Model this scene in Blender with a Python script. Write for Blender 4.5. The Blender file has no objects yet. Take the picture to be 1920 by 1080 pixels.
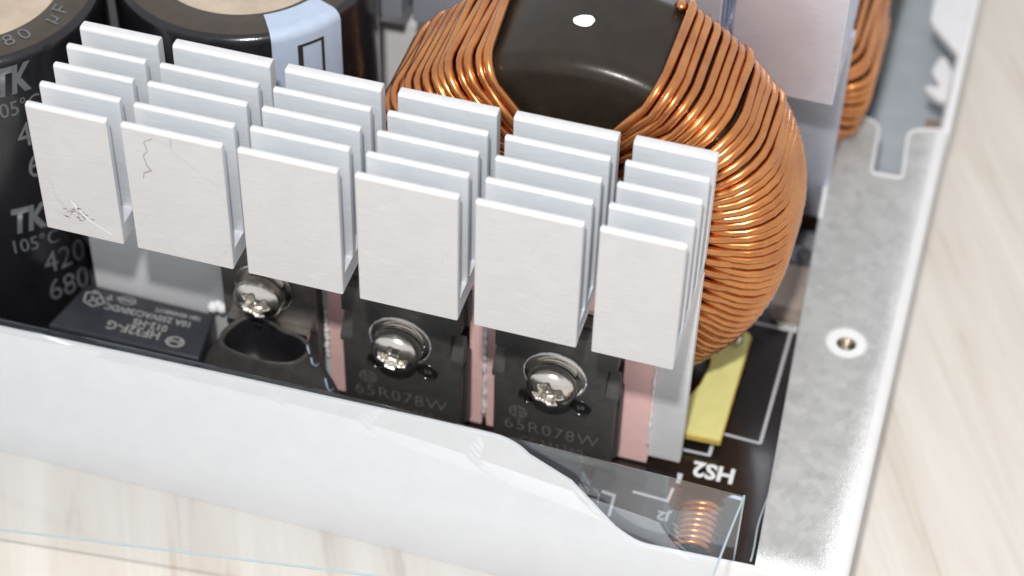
import bpy, bmesh, math, random
from mathutils import Vector, Matrix
random.seed(7)
S = bpy.context.scene
COL = S.collection
PI = math.pi
# ------------------------------------------------------------------ camera (units: 1 = 1 cm)
cam_data = bpy.data.cameras.new('camera')
cam = bpy.data.objects.new('camera', cam_data)
COL.objects.link(cam)
ROWS = ((0.95900315, 0.28251559, 0.02231372),
        (0.21544701, -0.67565256, -0.70503631),
        (-0.18410743, 0.68093947, -0.70882007))      # camera right, down, forward
r, d, f = [Vector(v).normalized() for v in ROWS]
M = Matrix(((r.x, -d.x, -f.x, 10.4798), (r.y, -d.y, -f.y, -16.5173), (r.z, -d.z, -f.z, 17.9489), (0, 0, 0, 1)))
cam.matrix_world = M
cam_data.sensor_width = 36
cam_data.lens = 73.209
cam_data.clip_start = 0.5
cam_data.clip_end = 500
cam_data.dof.use_dof = True
cam_data.dof.focus_distance = 25.4
cam_data.dof.aperture_fstop = 0.17
cam_data.dof.aperture_blades = 9
S.camera = cam
# ------------------------------------------------------------------ light: on-camera flash and a bright room
W = bpy.data.worlds.new('World')
S.world = W
W.use_nodes = True
bg = W.node_tree.nodes['Background']
bg.inputs['Color'].default_value = (0.97, 0.975, 1.0, 1)
bg.inputs['Strength'].default_value = 0.78


def area_light(name, loc, target, size, power, color, sy=None):
    l = bpy.data.lights.new(name, 'AREA')
    l.shape = 'RECTANGLE'
    l.size = size
    l.size_y = sy or size
    l.energy = power
    l.color = color
    o = bpy.data.objects.new(name, l)
    o.location = loc
    o.rotation_euler = (Vector(target) - Vector(loc)).to_track_quat('-Z', 'Y').to_euler()
    COL.objects.link(o)
    return o


area_light('camera_flash', (8.9, -15.2, 23.0), (5, 2, -1), 1.1, 7300, (1.0, 0.985, 0.96), 1.0)
S.view_settings.view_transform = 'Standard'
S.view_settings.look = 'None'
S.view_settings.exposure = 0.0
S.cycles.max_bounces = 12
S.cycles.transparent_max_bounces = 16


# ------------------------------------------------------------------ materials
def mat(name):
    m = bpy.data.materials.new(name)
    m.use_nodes = True
    nt = m.node_tree
    b = nt.nodes['Principled BSDF']
    return m, nt, b


def node(nt, t, **kw):
    n = nt.nodes.new(t)
    for k, v in kw.items():
        if k.startswith('i_'):
            n.inputs[k[2:].replace('_', ' ')].default_value = v
        else:
            setattr(n, k, v)
    return n


def ramp(nt, fac, stops):
    n = nt.nodes.new('ShaderNodeValToRGB')
    e = n.color_ramp.elements
    while len(e) < len(stops):
        e.new(0.5)
    for k, (p, c) in enumerate(stops):
        e[k].position = p
        e[k].color = c if len(c) == 4 else (*c, 1)
    nt.links.new(fac, n.inputs['Fac'])
    return n.outputs['Color']


def coords(nt, scale=(1, 1, 1)):
    tc = nt.nodes.new('ShaderNodeTexCoord')
    mp = nt.nodes.new('ShaderNodeMapping')
    mp.inputs['Scale'].default_value = scale
    nt.links.new(tc.outputs['Object'], mp.inputs['Vector'])
    return mp.outputs['Vector']


def noise(nt, vec, scale, detail=4, rough=0.6, dist=0.0):
    n = nt.nodes.new('ShaderNodeTexNoise')
    n.inputs['Scale'].default_value = scale
    n.inputs['Detail'].default_value = detail
    n.inputs['Roughness'].default_value = rough
    n.inputs['Distortion'].default_value = dist
    nt.links.new(vec, n.inputs['Vector'])
    return n.outputs['Fac']


def bump(nt, b, height, strength, distance=0.02):
    n = nt.nodes.new('ShaderNodeBump')
    n.inputs['Strength'].default_value = strength
    n.inputs['Distance'].default_value = distance
    nt.links.new(height, n.inputs['Height'])
    nt.links.new(n.outputs['Normal'], b.inputs['Normal'])


def simple(name, col, rough=0.5, metal=0.0, var=0.12, nscale=6, bstr=0.0, bscale=60, coat=0.0, stretch=(1, 1, 1), spec=0.5):
    """procedural material: base colour varied by noise, roughness varied, fine bump"""
    m, nt, b = mat(name)
    v = coords(nt, stretch)
    f1 = noise(nt, v, nscale, 5, 0.6)
    lo = tuple(c * (1 - var) for c in col)
    hi = tuple(min(1, c * (1 + var)) for c in col)
    nt.links.new(ramp(nt, f1, [(0.3, lo), (0.7, hi)]), b.inputs['Base Color'])
    f2 = noise(nt, v, nscale * 2.7, 4, 0.7)
    mr = nt.nodes.new('ShaderNodeMapRange')
    mr.inputs['To Min'].default_value = max(0.02, rough - 0.07)
    mr.inputs['To Max'].default_value = rough + 0.07
    nt.links.new(f2, mr.inputs['Value'])
    nt.links.new(mr.outputs['Result'], b.inputs['Roughness'])
    b.inputs['Metallic'].default_value = metal
    b.inputs['Coat Weight'].default_value = coat
    b.inputs['Coat Roughness'].default_value = 0.08
    b.inputs['Specular IOR Level'].default_value = spec
    if bstr:
        bump(nt, b, noise(nt, v, bscale, 3, 0.6), bstr)
    return m


def aluminium_material(name, col, rough, stains=0.0, metal=1.0):
    m, nt, b = mat(name)
    v = coords(nt)
    vs = coords(nt, (0.6, 30, 9))
    f = noise(nt, vs, 5, 6, 0.7)
    big = noise(nt, v, 1.6, 6, 0.62)
    c1 = ramp(nt, f, [(0.25, tuple(c * 0.86 for c in col)), (0.75, tuple(min(1, c * 1.06) for c in col))])
    mx = nt.nodes.new('ShaderNodeMixRGB')
    mx.blend_type = 'MULTIPLY'
    mx.inputs['Fac'].default_value = 1.0
    c2 = ramp(nt, big, [(0.3, (0.95, 0.945, 0.95)), (0.7, (1, 1, 1))])
    nt.links.new(c1, mx.inputs['Color1'])
    nt.links.new(c2, mx.inputs['Color2'])
    out = mx.outputs['Color']
    if stains:
        # hairline cracks and dark scuffs, thick only where a coarse mask allows
        w = nt.nodes.new('ShaderNodeTexVoronoi')
        w.feature = 'DISTANCE_TO_EDGE'
        w.inputs['Scale'].default_value = 1.1
        dn = nt.nodes.new('ShaderNodeTexNoise')
        dn.inputs['Scale'].default_value = 3.0
        dn.inputs['Detail'].default_value = 6
        nt.links.new(v, dn.inputs['Vector'])
        ad = nt.nodes.new('ShaderNodeMixRGB')
        ad.blend_type = 'ADD'
        ad.inputs['Fac'].default_value = 0.55
        nt.links.new(v, ad.inputs['Color1'])
        nt.links.new(dn.outputs['Color'], ad.inputs['Color2'])
        nt.links.new(ad.outputs['Color'], w.inputs['Vector'])
        crack = ramp(nt, w.outputs['Distance'], [(0.0, (0.0, 0, 0)), (0.008, (1, 1, 1))])
        msk = ramp(nt, noise(nt, v, 1.3, 3, 0.5), [(0.5, (0, 0, 0)), (0.62, (1, 1, 1))])
        spk = ramp(nt, noise(nt, v, 22, 2, 0.5), [(0.72, (1, 1, 1)), (0.76, (0.55, 0.52, 0.5))])
        m2 = nt.nodes.new('ShaderNodeMixRGB')
        m2.inputs['Color1'].default_value = (1, 1, 1, 1)
        nt.links.new(msk, m2.inputs['Fac'])
        nt.links.new(crack, m2.inputs['Color2'])
        m3 = nt.nodes.new('ShaderNodeMixRGB')
        m3.blend_type = 'MULTIPLY'
        m3.inputs['Fac'].default_value = 0.55 * stains
        nt.links.new(out, m3.inputs['Color1'])
        nt.links.new(m2.outputs['Color'], m3.inputs['Color2'])
        m4 = nt.nodes.new('ShaderNodeMixRGB')
        m4.blend_type = 'MULTIPLY'
        m4.inputs['Fac'].default_value = 0.6 * stains
        nt.links.new(m3.outputs['Color'], m4.inputs['Color1'])
        nt.links.new(spk, m4.inputs['Color2'])
        out = m4.outputs['Color']
    nt.links.new(out, b.inputs['Base Color'])
    b.inputs['Metallic'].default_value = metal
    rr = nt.nodes.new('ShaderNodeMapRange')
    rr.inputs['To Min'].default_value = rough - 0.08
    rr.inputs['To Max'].default_value = rough + 0.1
    nt.links.new(big, rr.inputs['Value'])
    nt.links.new(rr.outputs['Result'], b.inputs['Roughness'])
    bump(nt, b, noise(nt, coords(nt, (1, 6, 6)), 26, 4, 0.7), 0.25, 0.01)
    return m


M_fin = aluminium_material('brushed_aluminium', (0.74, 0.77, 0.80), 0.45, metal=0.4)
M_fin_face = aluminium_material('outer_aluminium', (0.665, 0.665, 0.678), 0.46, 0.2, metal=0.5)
M_plate = aluminium_material('plate_aluminium', (0.80, 0.81, 0.82), 0.45, metal=0.2)
M_back_alu = aluminium_material('far_aluminium', (0.72, 0.76, 0.88), 0.34, metal=0.65)
M_edge = simple('cut_aluminium', (0.85, 0.85, 0.86), 0.45, 0.6, 0.05, 8, 0.3, 50)
M_black = simple('black_sleeve', (0.010, 0.010, 0.012), 0.2, 0, 0.3, 3, 0.08, 40, coat=0.2)
M_capring = simple('sleeve_top', (0.050, 0.038, 0.028), 0.42, 0, 0.15, 4, 0.1, 60)
M_tan = simple('vent_disc', (0.52, 0.43, 0.33), 0.6, 0.15, 0.1, 5, 0.4, 55)
M_core = simple('core_coating', (0.024, 0.018, 0.013), 0.27, 0, 0.2, 3, 0.06, 30, coat=0.0, spec=0.3)
M_white_ink = simple('white_ink', (0.85, 0.86, 0.86), 0.55, 0, 0.06, 12)
M_silk = simple('silkscreen', (0.62, 0.64, 0.67), 0.5, 0, 0.1, 20)
M_grey_ink = simple('grey_ink', (0.12, 0.125, 0.13), 0.5, 0, 0.2, 20)
M_laser = simple('laser_mark', (0.17, 0.155, 0.14), 0.6, 0, 0.25, 30)
M_relay_ink = simple('relay_ink', (0.30, 0.29, 0.28), 0.6, 0, 0.2, 20)
M_plastic = simple('moulded_plastic', (0.052, 0.050, 0.048), 0.5, 0, 0.2, 8, 0.25, 90)
M_relay = simple('relay_plastic', (0.032, 0.034, 0.042), 0.36, 0, 0.15, 5, 0.15, 70)
M_rubber = simple('rubber', (0.048, 0.044, 0.041), 0.58, 0, 0.3, 5, 0.35, 24)
M_rubber_in = simple('inner_rubber', (0.013, 0.013, 0.015), 0.3, 0, 0.3, 5, 0.2, 24)  # darker, glossier rubber for the inside of the mouth
M_pink = simple('pink_pad', (0.88, 0.57, 0.54), 0.6, 0, 0.05, 6, 0.1, 60)
M_paste = simple('white_paste', (0.86, 0.86, 0.86), 0.5, 0, 0.05, 10, 0.6, 22)
M_pcb = simple('solder_mask', (0.014, 0.011, 0.010), 0.2, 0, 0.25, 5, 0.05, 25, coat=0.4)
M_yellow = simple('glass_fibre_board', (0.74, 0.70, 0.28), 0.5, 0, 0.06, 4, 0.2, 60)
M_tab = simple('tinned_metal', (0.62, 0.6, 0.57), 0.25, 1, 0.1, 9, 0.15, 30)
M_yellow_edge = simple('cut_glass_fibre', (0.62, 0.43, 0.10), 0.6, 0, 0.15, 10)
M_dull = simple('dull_grey_metal', (0.22, 0.23, 0.25), 0.5, 0.3, 0.2, 8)
M_blue = simple('blue_plastic', (0.03, 0.16, 0.62), 0.35, 0, 0.1, 5)
M_paleblue = simple('pale_blue_coating', (0.45, 0.53, 0.66), 0.35, 0, 0.1, 5)
M_label = simple('label_paper', (0.42, 0.50, 0.63), 0.5, 0, 0.05, 7, 0.1, 70)
M_label_ink = simple('label_ink', (0.03, 0.025, 0.03), 0.5, 0, 0.1, 7)
M_paint = simple('white_powder_paint', (0.79, 0.79, 0.795), 0.45, 0, 0.025, 3, 0.35, 70)
M_copperpad = simple('copper_pad', (0.36, 0.21, 0.13), 0.35, 0.6, 0.1, 8)
M_bronze = simple('tarnished_metal', (0.22, 0.20, 0.185), 0.4, 0.7, 0.25, 4, 0.2, 20)
M_reflection_brown = simple('reflection_brown', (0.36, 0.27, 0.22), 0.5, 0.2, 0.2, 12)  # brown of a reflection on the inner wall, put into the colour
M_beige = simple('beige_component', (0.45, 0.38, 0.33), 0.5, 0, 0.1, 8)


def screw_material():
    m, nt, b = mat('nickel_plating')
    v = coords(nt)
    b.inputs['Base Color'].default_value = (0.78, 0.74, 0.68, 1)
    b.inputs['Metallic'].default_value = 1
    rr = nt.nodes.new('ShaderNodeMapRange')
    rr.inputs['To Min'].default_value = 0.12
    rr.inputs['To Max'].default_value = 0.3
    nt.links.new(noise(nt, v, 14, 5, 0.7), rr.inputs['Value'])
    nt.links.new(rr.outputs['Result'], b.inputs['Roughness'])
    bump(nt, b, noise(nt, v, 18, 4, 0.6), 0.25, 0.01)
    return m


M_screw = screw_material()


def copper_material(name, dark=1.0):
    m, nt, b = mat(name)
    v = coords(nt)
    f1 = noise(nt, v, 2.2, 4, 0.6)
    a = tuple(c * dark for c in (0.52, 0.19, 0.05))
    c = tuple(c * dark for c in (0.74, 0.33, 0.10))
    nt.links.new(ramp(nt, f1, [(0.3, a), (0.7, c)]), b.inputs['Base Color'])
    b.inputs['Metallic'].default_value = 0.95
    rr = nt.nodes.new('ShaderNodeMapRange')
    rr.inputs['To Min'].default_value = 0.2
    rr.inputs['To Max'].default_value = 0.34
    nt.links.new(noise(nt, v, 7, 4, 0.7), rr.inputs['Value'])
    nt.links.new(rr.outputs['Result'], b.inputs['Roughness'])
    b.inputs['Coat Weight'].default_value = 0.8
    b.inputs['Coat Roughness'].default_value = 0.17
    b.inputs['Coat IOR'].default_value = 1.6
    b.inputs['Coat Tint'].default_value = (1.0, 0.9, 0.78, 1)
    bump(nt, b, noise(nt, v, 9, 3, 0.5), 0.08, 0.01)
    return m


M_copper = copper_material('enamelled_copper')


def zinc_material():
    m, nt, b = mat('zinc_with_overspray')
    v = coords(nt)
    sep = nt.nodes.new('ShaderNodeSeparateXYZ')
    nt.links.new(v, sep.inputs[0])
    vo = nt.nodes.new('ShaderNodeTexVoronoi')
    vo.inputs['Scale'].default_value = 7
    nt.links.new(v, vo.inputs['Vector'])
    f1 = noise(nt, v, 3.5, 6, 0.65)
    ad = nt.nodes.new('ShaderNodeMath')
    ad.operation = 'MULTIPLY_ADD'
    ad.inputs[1].default_value = 0.25
    sx = nt.nodes.new('ShaderNodeSeparateColor')
    nt.links.new(vo.outputs['Color'], sx.inputs[0])
    nt.links.new(sx.outputs[0], ad.inputs[0])
    nt.links.new(f1, ad.inputs[2])
    zinc = ramp(nt, ad.outputs[0], [(0.35, (0.43, 0.44, 0.435)), (0.8, (0.57, 0.58, 0.57))])

    def math_(op, a, bb, c=None):
        n = nt.nodes.new('ShaderNodeMath')
        n.operation = op
        for k, x in enumerate((a, bb, c)):
            if x is None:
                continue
            if isinstance(x, (int, float)):
                n.inputs[k].default_value = x
            else:
                nt.links.new(x, n.inputs[k])
        return n.outputs[0]
    # paint reaches further in towards the front corner: edge at x = 10.22 far back, 9.9 near the corner
    edge = math_('MULTIPLY_ADD', sep.outputs['Y'], 0.05, 10.16)
    edge = math_('MINIMUM', edge, 10.33)
    dist = math_('SUBTRACT', sep.outputs['X'], edge)
    fine = noise(nt, v, 70, 1, 0.5)
    k = math_('MULTIPLY_ADD', fine, 1.6, -0.8)
    k2 = math_('MULTIPLY', k, math_('MULTIPLY_ADD', noise(nt, v, 2.5, 3, 0.6), 1.6, 0.1))
    dist = math_('MULTIPLY_ADD', k2, 0.65, dist)
    a1 = math_('MULTIPLY_ADD', dist, 12.0, 0.5)
    # ring of paint round the threaded hole
    dx = math_('SUBTRACT', sep.outputs['X'], 9.779)
    dy = math_('SUBTRACT', sep.outputs['Y'], 3.82)
    rr = math_('SQRT', math_('ADD', math_('MULTIPLY', dx, dx), math_('MULTIPLY', dy, dy)), 0.5)
    rg = math_('SUBTRACT', 0.28, rr)
    rg = math_('MULTIPLY_ADD', k, 0.12, rg)
    a2 = math_('MULTIPLY_ADD', rg, 30.0, 0.5)
    # the front corner is painted too
    fc = math_('SUBTRACT', -0.12, sep.outputs['Y'])
    fc = math_('MULTIPLY_ADD', k, 0.5, fc)
    a3 = math_('MULTIPLY_ADD', fc, 8.0, 0.5)
    al = math_('MAXIMUM', math_('MAXIMUM', a1, a2), a3)
    cl = nt.nodes.new('ShaderNodeClamp')
    nt.links.new(al, cl.inputs[0])
    mx = nt.nodes.new('ShaderNodeMixRGB')
    nt.links.new(cl.outputs[0], mx.inputs['Fac'])
    nt.links.new(zinc, mx.inputs['Color1'])
    mx.inputs['Color2'].default_value = (0.84, 0.85, 0.86, 1)
    nt.links.new(mx.outputs['Color'], b.inputs['Base Color'])
    mt = math_('MULTIPLY_ADD', cl.outputs[0], -0.4, 0.4)
    nt.links.new(mt, b.inputs['Metallic'])
    b.inputs['Roughness'].default_value = 0.5
    bump(nt, b, noise(nt, v, 30, 3, 0.6), 0.25, 0.01)
    return m


M_zinc = zinc_material()
M_zincfloor = simple('zinc_sheet', (0.60, 0.66, 0.70), 0.5, 0.3, 0.08, 2, 0.1, 30)


def wood_material():
    m, nt, b = mat('bleached_wood_print')
    tc = nt.nodes.new('ShaderNodeTexCoord')
    mp = nt.nodes.new('ShaderNodeMapping')
    mp.vector_type = 'TEXTURE'
    mp.inputs['Rotation'].default_value = (0, 0, math.radians(26))
    mp.inputs['Scale'].default_value = (0.85, 12.0, 1)
    nt.links.new(tc.outputs['Object'], mp.inputs['Vector'])
    v = mp.outputs['Vector']
    wv = nt.nodes.new('ShaderNodeTexNoise')
    wv.inputs['Scale'].default_value = 1.5
    wv.inputs['Detail'].default_value = 6
    wv.inputs['Roughness'].default_value = 0.62
    wv.inputs['Distortion'].default_value = 0.6
    nt.links.new(v, wv.inputs['Vector'])
    f2 = noise(nt, v, 0.7, 3, 0.5)
    c1 = ramp(nt, wv.outputs['Fac'], [(0.28, (0.50, 0.43, 0.36)), (0.40, (0.66, 0.61, 0.545)), (0.62, (0.73, 0.695, 0.645))])
    c2 = ramp(nt, f2, [(0.3, (0.9, 0.88, 0.86)), (0.7, (1, 1, 1))])
    mx = nt.nodes.new('ShaderNodeMixRGB')
    mx.blend_type = 'MULTIPLY'
    mx.inputs['Fac'].default_value = 1
    nt.links.new(c1, mx.inputs['Color1'])
    nt.links.new(c2, mx.inputs['Color2'])
    nt.links.new(mx.outputs['Color'], b.inputs['Base Color'])
    b.inputs['Roughness'].default_value = 0.55
    bump(nt, b, wv.outputs['Fac'], 0.1, 0.02)
    return m


M_wood = wood_material()


def film_material(name, tint, edge=False):
    """thin clear plastic: see-through with a Fresnel reflection from both faces"""
    m = bpy.data.materials.new(name)
    m.use_nodes = True
    nt = m.node_tree
    nt.nodes.clear()
    out = nt.nodes.new('ShaderNodeOutputMaterial')
    tr = nt.nodes.new('ShaderNodeBsdfTransparent')
    tr.inputs['Color'].default_value = (*tint, 1)
    gl = nt.nodes.new('ShaderNodeBsdfGlossy')
    gl.inputs['Roughness'].default_value = 0.006
    gl.inputs['Color'].default_value = (0.84, 0.93, 1, 1)
    geo = nt.nodes.new('ShaderNodeNewGeometry')
    dt = nt.nodes.new('ShaderNodeVectorMath')
    dt.operation = 'DOT_PRODUCT'
    nt.links.new(geo.outputs['Normal'], dt.inputs[0])
    nt.links.new(geo.outputs['Incoming'], dt.inputs[1])

    def mth(op, *a):
        n = nt.nodes.new('ShaderNodeMath')
        n.operation = op
        for k, x in enumerate(a):
            if isinstance(x, (int, float)):
                n.inputs[k].default_value = x
            else:
                nt.links.new(x, n.inputs[k])
        return n.outputs[0]
    cosv = mth('ABSOLUTE', dt.outputs['Value'])
    pw = mth('POWER', mth('SUBTRACT', 1.0, cosv), 4.0)
    n2 = nt.nodes.new('ShaderNodeTexNoise')
    n2.inputs['Scale'].default_value = 2.2
    n2.inputs['Detail'].default_value = 5
    tc2 = nt.nodes.new('ShaderNodeTexCoord')
    nt.links.new(tc2.outputs['Object'], n2.inputs['Vector'])
    fac = mth('MULTIPLY_ADD', pw, 0.8, mth('MULTIPLY_ADD', n2.outputs['Fac'], 0.06, 0.11))
    tc = nt.nodes.new('ShaderNodeTexCoord')
    bn = nt.nodes.new('ShaderNodeBump')
    bn.inputs['Strength'].default_value = 0.012
    bn.inputs['Distance'].default_value = 0.03
    ns = nt.nodes.new('ShaderNodeTexNoise')
    ns.inputs['Scale'].default_value = 1.2
    nt.links.new(tc.outputs['Object'], ns.inputs['Vector'])
    nt.links.new(ns.outputs['Fac'], bn.inputs['Height'])
    nt.links.new(bn.outputs['Normal'], gl.inputs['Normal'])
    mx = nt.nodes.new('ShaderNodeMixShader')
    nt.links.new(fac, mx.inputs['Fac'])
    nt.links.new(tr.outputs[0], mx.inputs[1])
    nt.links.new(gl.outputs[0], mx.inputs[2])
    nt.links.new(mx.outputs[0], out.inputs['Surface'])
    return m


M_film = film_material('clear_film', (0.95, 0.965, 0.98))
M_film_edge = simple('film_cut_edge', (0.42, 0.52, 0.56), 0.3, 0, 0.05, 5)


# ------------------------------------------------------------------ object helpers
def link(name, me, parent=None, mats=(), smooth=False):
    o = bpy.data.objects.new(name, me)
    COL.objects.link(o)
    if parent:
        o.parent = parent
    for m in mats:
        me.materials.append(m)
    if smooth:
        me.polygons.foreach_set('use_smooth', [True] * len(me.polygons))
        me.update()
    return o


def bm_obj(name, bm, m, parent=None, smooth=False, normals=True, mats=None):
    if normals:
        bmesh.ops.recalc_face_normals(bm, faces=bm.faces)
    me = bpy.data.meshes.new(name)
    bm.to_mesh(me)
    bm.free()
    return link(name, me, parent, mats or (m,), smooth)


def autosmooth(o, ang=35):
    me = o.data
    me.polygons.foreach_set('use_smooth', [True] * len(me.polygons))
    bm = bmesh.new()
    bm.from_mesh(me)
    lim = math.radians(ang)
    for e in bm.edges:
        e.smooth = not (len(e.link_faces) == 2 and e.calc_face_angle(0) > lim)
    bm.to_mesh(me)
    bm.free()
    return o


def thing(name, label, cat, loc=(0, 0, 0), group=None):
    o = bpy.data.objects.new(name, None)
    COL.objects.link(o)
    o.location = loc
    o.empty_display_size = 0.2
    tag(o, label, cat, group)
    return o


def tag(o, label, cat, group=None):
    o['label'] = label
    o['category'] = cat
    if group:
        o['group'] = group
    return o


def structure(o):
    o['kind'] = 'structure'
    return o


def box(bm, x0, x1, y0, y1, z0, z1):
    v = [bm.verts.new(p) for p in ((x0, y0, z0), (x1, y0, z0), (x1, y1, z0), (x0, y1, z0), (x0, y0, z1), (x1, y0, z1), (x1, y1, z1), (x0, y1, z1))]
    fs = [bm.faces.new([v[k] for k in q]) for q in ((0, 3, 2, 1), (4, 5, 6, 7), (0, 1, 5, 4), (1, 2, 6, 5), (2, 3, 7, 6), (3, 0, 4, 7))]
    return v, fs


def bevel(bm, w, seg=2, ang=30):
    es = [e for e in bm.edges if len(e.link_faces) == 2 and e.calc_face_angle(0) > math.radians(ang)]
    bmesh.ops.bevel(bm, geom=es, offset=w, segments=seg, profile=0.5, affect='EDGES', clamp_overlap=True)


def box_obj(name, dims, m, parent=None, bev=0.015, seg=2):
    bm = bmesh.new()
    box(bm, *dims)
    if bev:
        bevel(bm, bev, seg)
    return autosmooth(bm_obj(name, bm, m, parent))


def prism(bm, pts, axis, a0, a1):
    """extrude a 2-D outline along x ('x': pts = (y,z)), y (pts = (x,z)) or z (pts = (x,y))"""
    def P(p, a):
        return {'x': (a, p[0], p[1]), 'y': (p[0], a, p[1]), 'z': (p[0], p[1], a)}[axis]
    lo = [bm.verts.new(P(p, a0)) for p in pts]
    hi = [bm.verts.new(P(p, a1)) for p in pts]
    n = len(pts)
    bm.faces.new(lo)
    bm.faces.new(list(reversed(hi)))
    for k in range(n):
        bm.faces.new((lo[k], hi[k], hi[(k + 1) % n], lo[(k + 1) % n]))
    bmesh.ops.recalc_face_normals(bm, faces=bm.faces)


def lathe(bm, prof, seg=64, closed=False, center=(0, 0, 0), axis='z', a0=0.0, a1=2 * PI, mi=None):
    full = abs(a1 - a0 - 2 * PI) < 1e-6
    n = seg if full else seg + 1
    rings = []
    for (rad, h) in prof:
        ring = []
        for k in range(n):
            a = a0 + (a1 - a0) * k / seg
            c, s = rad * math.cos(a), rad * math.sin(a)
            p = (c, s, h) if axis == 'z' else (c, h, s)
            ring.append(bm.verts.new((p[0] + center[0], p[1] + center[1], p[2] + center[2])))
        rings.append(ring)
    m = len(rings)
    for i in range(m if closed else m - 1):
        A, B = rings[i], rings[(i + 1) % m]
        for k in range(seg):
            q = (A[k], A[(k + 1) % n], B[(k + 1) % n], B[k])
            try:
                fc = bm.faces.new(q)
                if mi is not None:
                    fc.material_index = mi[i]
            except ValueError:
                pass
    return rings


def tube_mesh(bm, pts, rad, seg=8, closed=False, cap=True):
    """sweep a circle along a polyline with a parallel frame"""
    pts = [Vector(p) for p in pts]
    n = len(pts)
    t0 = (pts[1] - pts[0]).normalized()
    nrm = t0.orthogonal().normalized()
    rings = []
    for i in range(n):
        if i == 0:
            t = t0
        elif i == n - 1:
            t = (pts[-1] - pts[-2]).normalized()
        else:
            t = (pts[i + 1] - pts[i - 1]).normalized()
        nrm = (nrm - t * nrm.dot(t)).normalized()
        bi = t.cross(nrm)
        rr = rad[i] if isinstance(rad, (list, tuple)) else rad
        rings.append([bm.verts.new(pts[i] + (nrm * math.cos(2 * PI * k / seg) + bi * math.sin(2 * PI * k / seg)) * rr) for k in range(seg)])
    for i in range(n - 1):
        for k in range(seg):
            bm.faces.new((rings[i][k], rings[i][(k + 1) % seg], rings[i + 1][(k + 1) % seg], rings[i + 1][k]))
    if cap:
        bm.faces.new(list(reversed(rings[0])))
        bm.faces.new(rings[-1])


def text_mesh(body, size, spacing=1.0, bold=0.0):
    """flat lettering as mesh data, centred on the origin in its own x-y plane"""
    c = bpy.data.curves.new('lettering', 'FONT')
    c.body = body
    c.size = size
    c.align_x = 'CENTER'
    c.align_y = 'CENTER'
    c.space_character = spacing
    c.offset = bold
    c.resolution_u = 3
    o = bpy.data.objects.new('lettering', c)
    COL.objects.link(o)
    bpy.context.view_layer.update()
    dg = bpy.context.evaluated_depsgraph_get()
    me = bpy.data.meshes.new_from_object(o.evaluated_get(dg))
    bpy.data.objects.remove(o)
    bpy.data.curves.remove(c)
    me.materials.clear()
    return me


def text_flat(name, body, size, origin, right, up, m, parent, sx=1.0, spacing=1.0, bold=0.0, label=None):
    me = text_mesh(body, size, spacing, bold)
    o0, rr, uu = Vector(origin), Vector(right).normalized(), Vector(up).normalized()
    for v in me.vertices:
        v.co = o0 + rr * v.co.x * sx + uu * v.co.y
    o = link(name, me, parent, (m,))
    if label:
        o['label'] = label
    return o


def text_on_cylinder(name, body, size, cx, cy, rad, ang, z, m, parent, sx=1.0, bold=0.0, shear=0.0):
    me = text_mesh(body, size, 1.0, bold)
    bm = bmesh.new()
    bm.from_mesh(me)
    bmesh.ops.triangulate(bm, faces=bm.faces)
    bmesh.ops.subdivide_edges(bm, edges=[e for e in bm.edges if e.calc_length() > 0.12], cuts=1)
    for v in bm.verts:
        x, y = v.co.x * sx + v.co.y * shear, v.co.y
        a = math.radians(ang) + x / rad
        v.co = (cx + rad * math.cos(a), cy + rad * math.sin(a), z + y)
    bm.to_mesh(me)
    bm.free()
    return link(name, me, parent, (m,))


def strip(bm, a, b, w, z, axis='z'):
    """a flat printed line between two (x,y) points at height z, or between (x,z) points on a plane y=z"""
    a, b = Vector(a), Vector(b)
    t = (b - a).normalized()
    n = Vector((-t.y, t.x)) * (w / 2)
    ps = (a - n, b - n, b + n, a + n)
    if axis == 'z':
        vs = [bm.verts.new((p.x, p.y, z)) for p in ps]
    else:
        vs = [bm.verts.new((p.x, z, p.y)) for p in ps]
    bm.faces.new(vs)


def ring_flat(bm, c, r0, r1, z, seg=32, axis='z', sq=1.0):
    A, B = [], []
    for k in range(seg):
        a = 2 * PI * k / seg
        for rr, L in ((r0, A), (r1, B)):
            p, q = c[0] + rr * math.cos(a), c[1] + rr * sq * math.sin(a)
            L.append(bm.verts.new((p, q, z) if axis == 'z' else (p, z, q)))
    for k in range(seg):
        bm.faces.new((A[k], A[(k + 1) % seg], B[(k + 1) % seg], B[k]))


def disc_flat(bm, c, r, z, seg=32, axis='z', sq=1.0):
    vs = []
    for k in range(seg):
        a = 2 * PI * k / seg
        p, q = c[0] + r * math.cos(a), c[1] + r * sq * math.sin(a)
        vs.append(bm.verts.new((p, q, z) if axis == 'z' else (p, z, q)))
    bm.faces.new(vs)


ZP = -3.6        # top of the circuit board
ZT = -4.30       # table top

# ------------------------------------------------------------------ setting: table
bm = bmesh.new()
box(bm, -90, 90, -60, 110, ZT - 2.5, ZT)
structure(bm_obj('table', bm, M_wood))

# ------------------------------------------------------------------ metal case
case = thing('power_supply_case', 'white painted open steel case with a bare zinc flange, on the wood table', 'case', (3, 5, ZT))


def child_world(o):
    """children are modelled in world coordinates; keep them there under an empty that stands elsewhere"""
    o.matrix_parent_inverse = Matrix.Translation(o.parent.location).inverted()
    return o


# floor
child_world(box_obj('floor_panel', (-9, 10.38, -0.24, 22, ZT, ZT + 0.09), M_zincfloor, case, 0))
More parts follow.
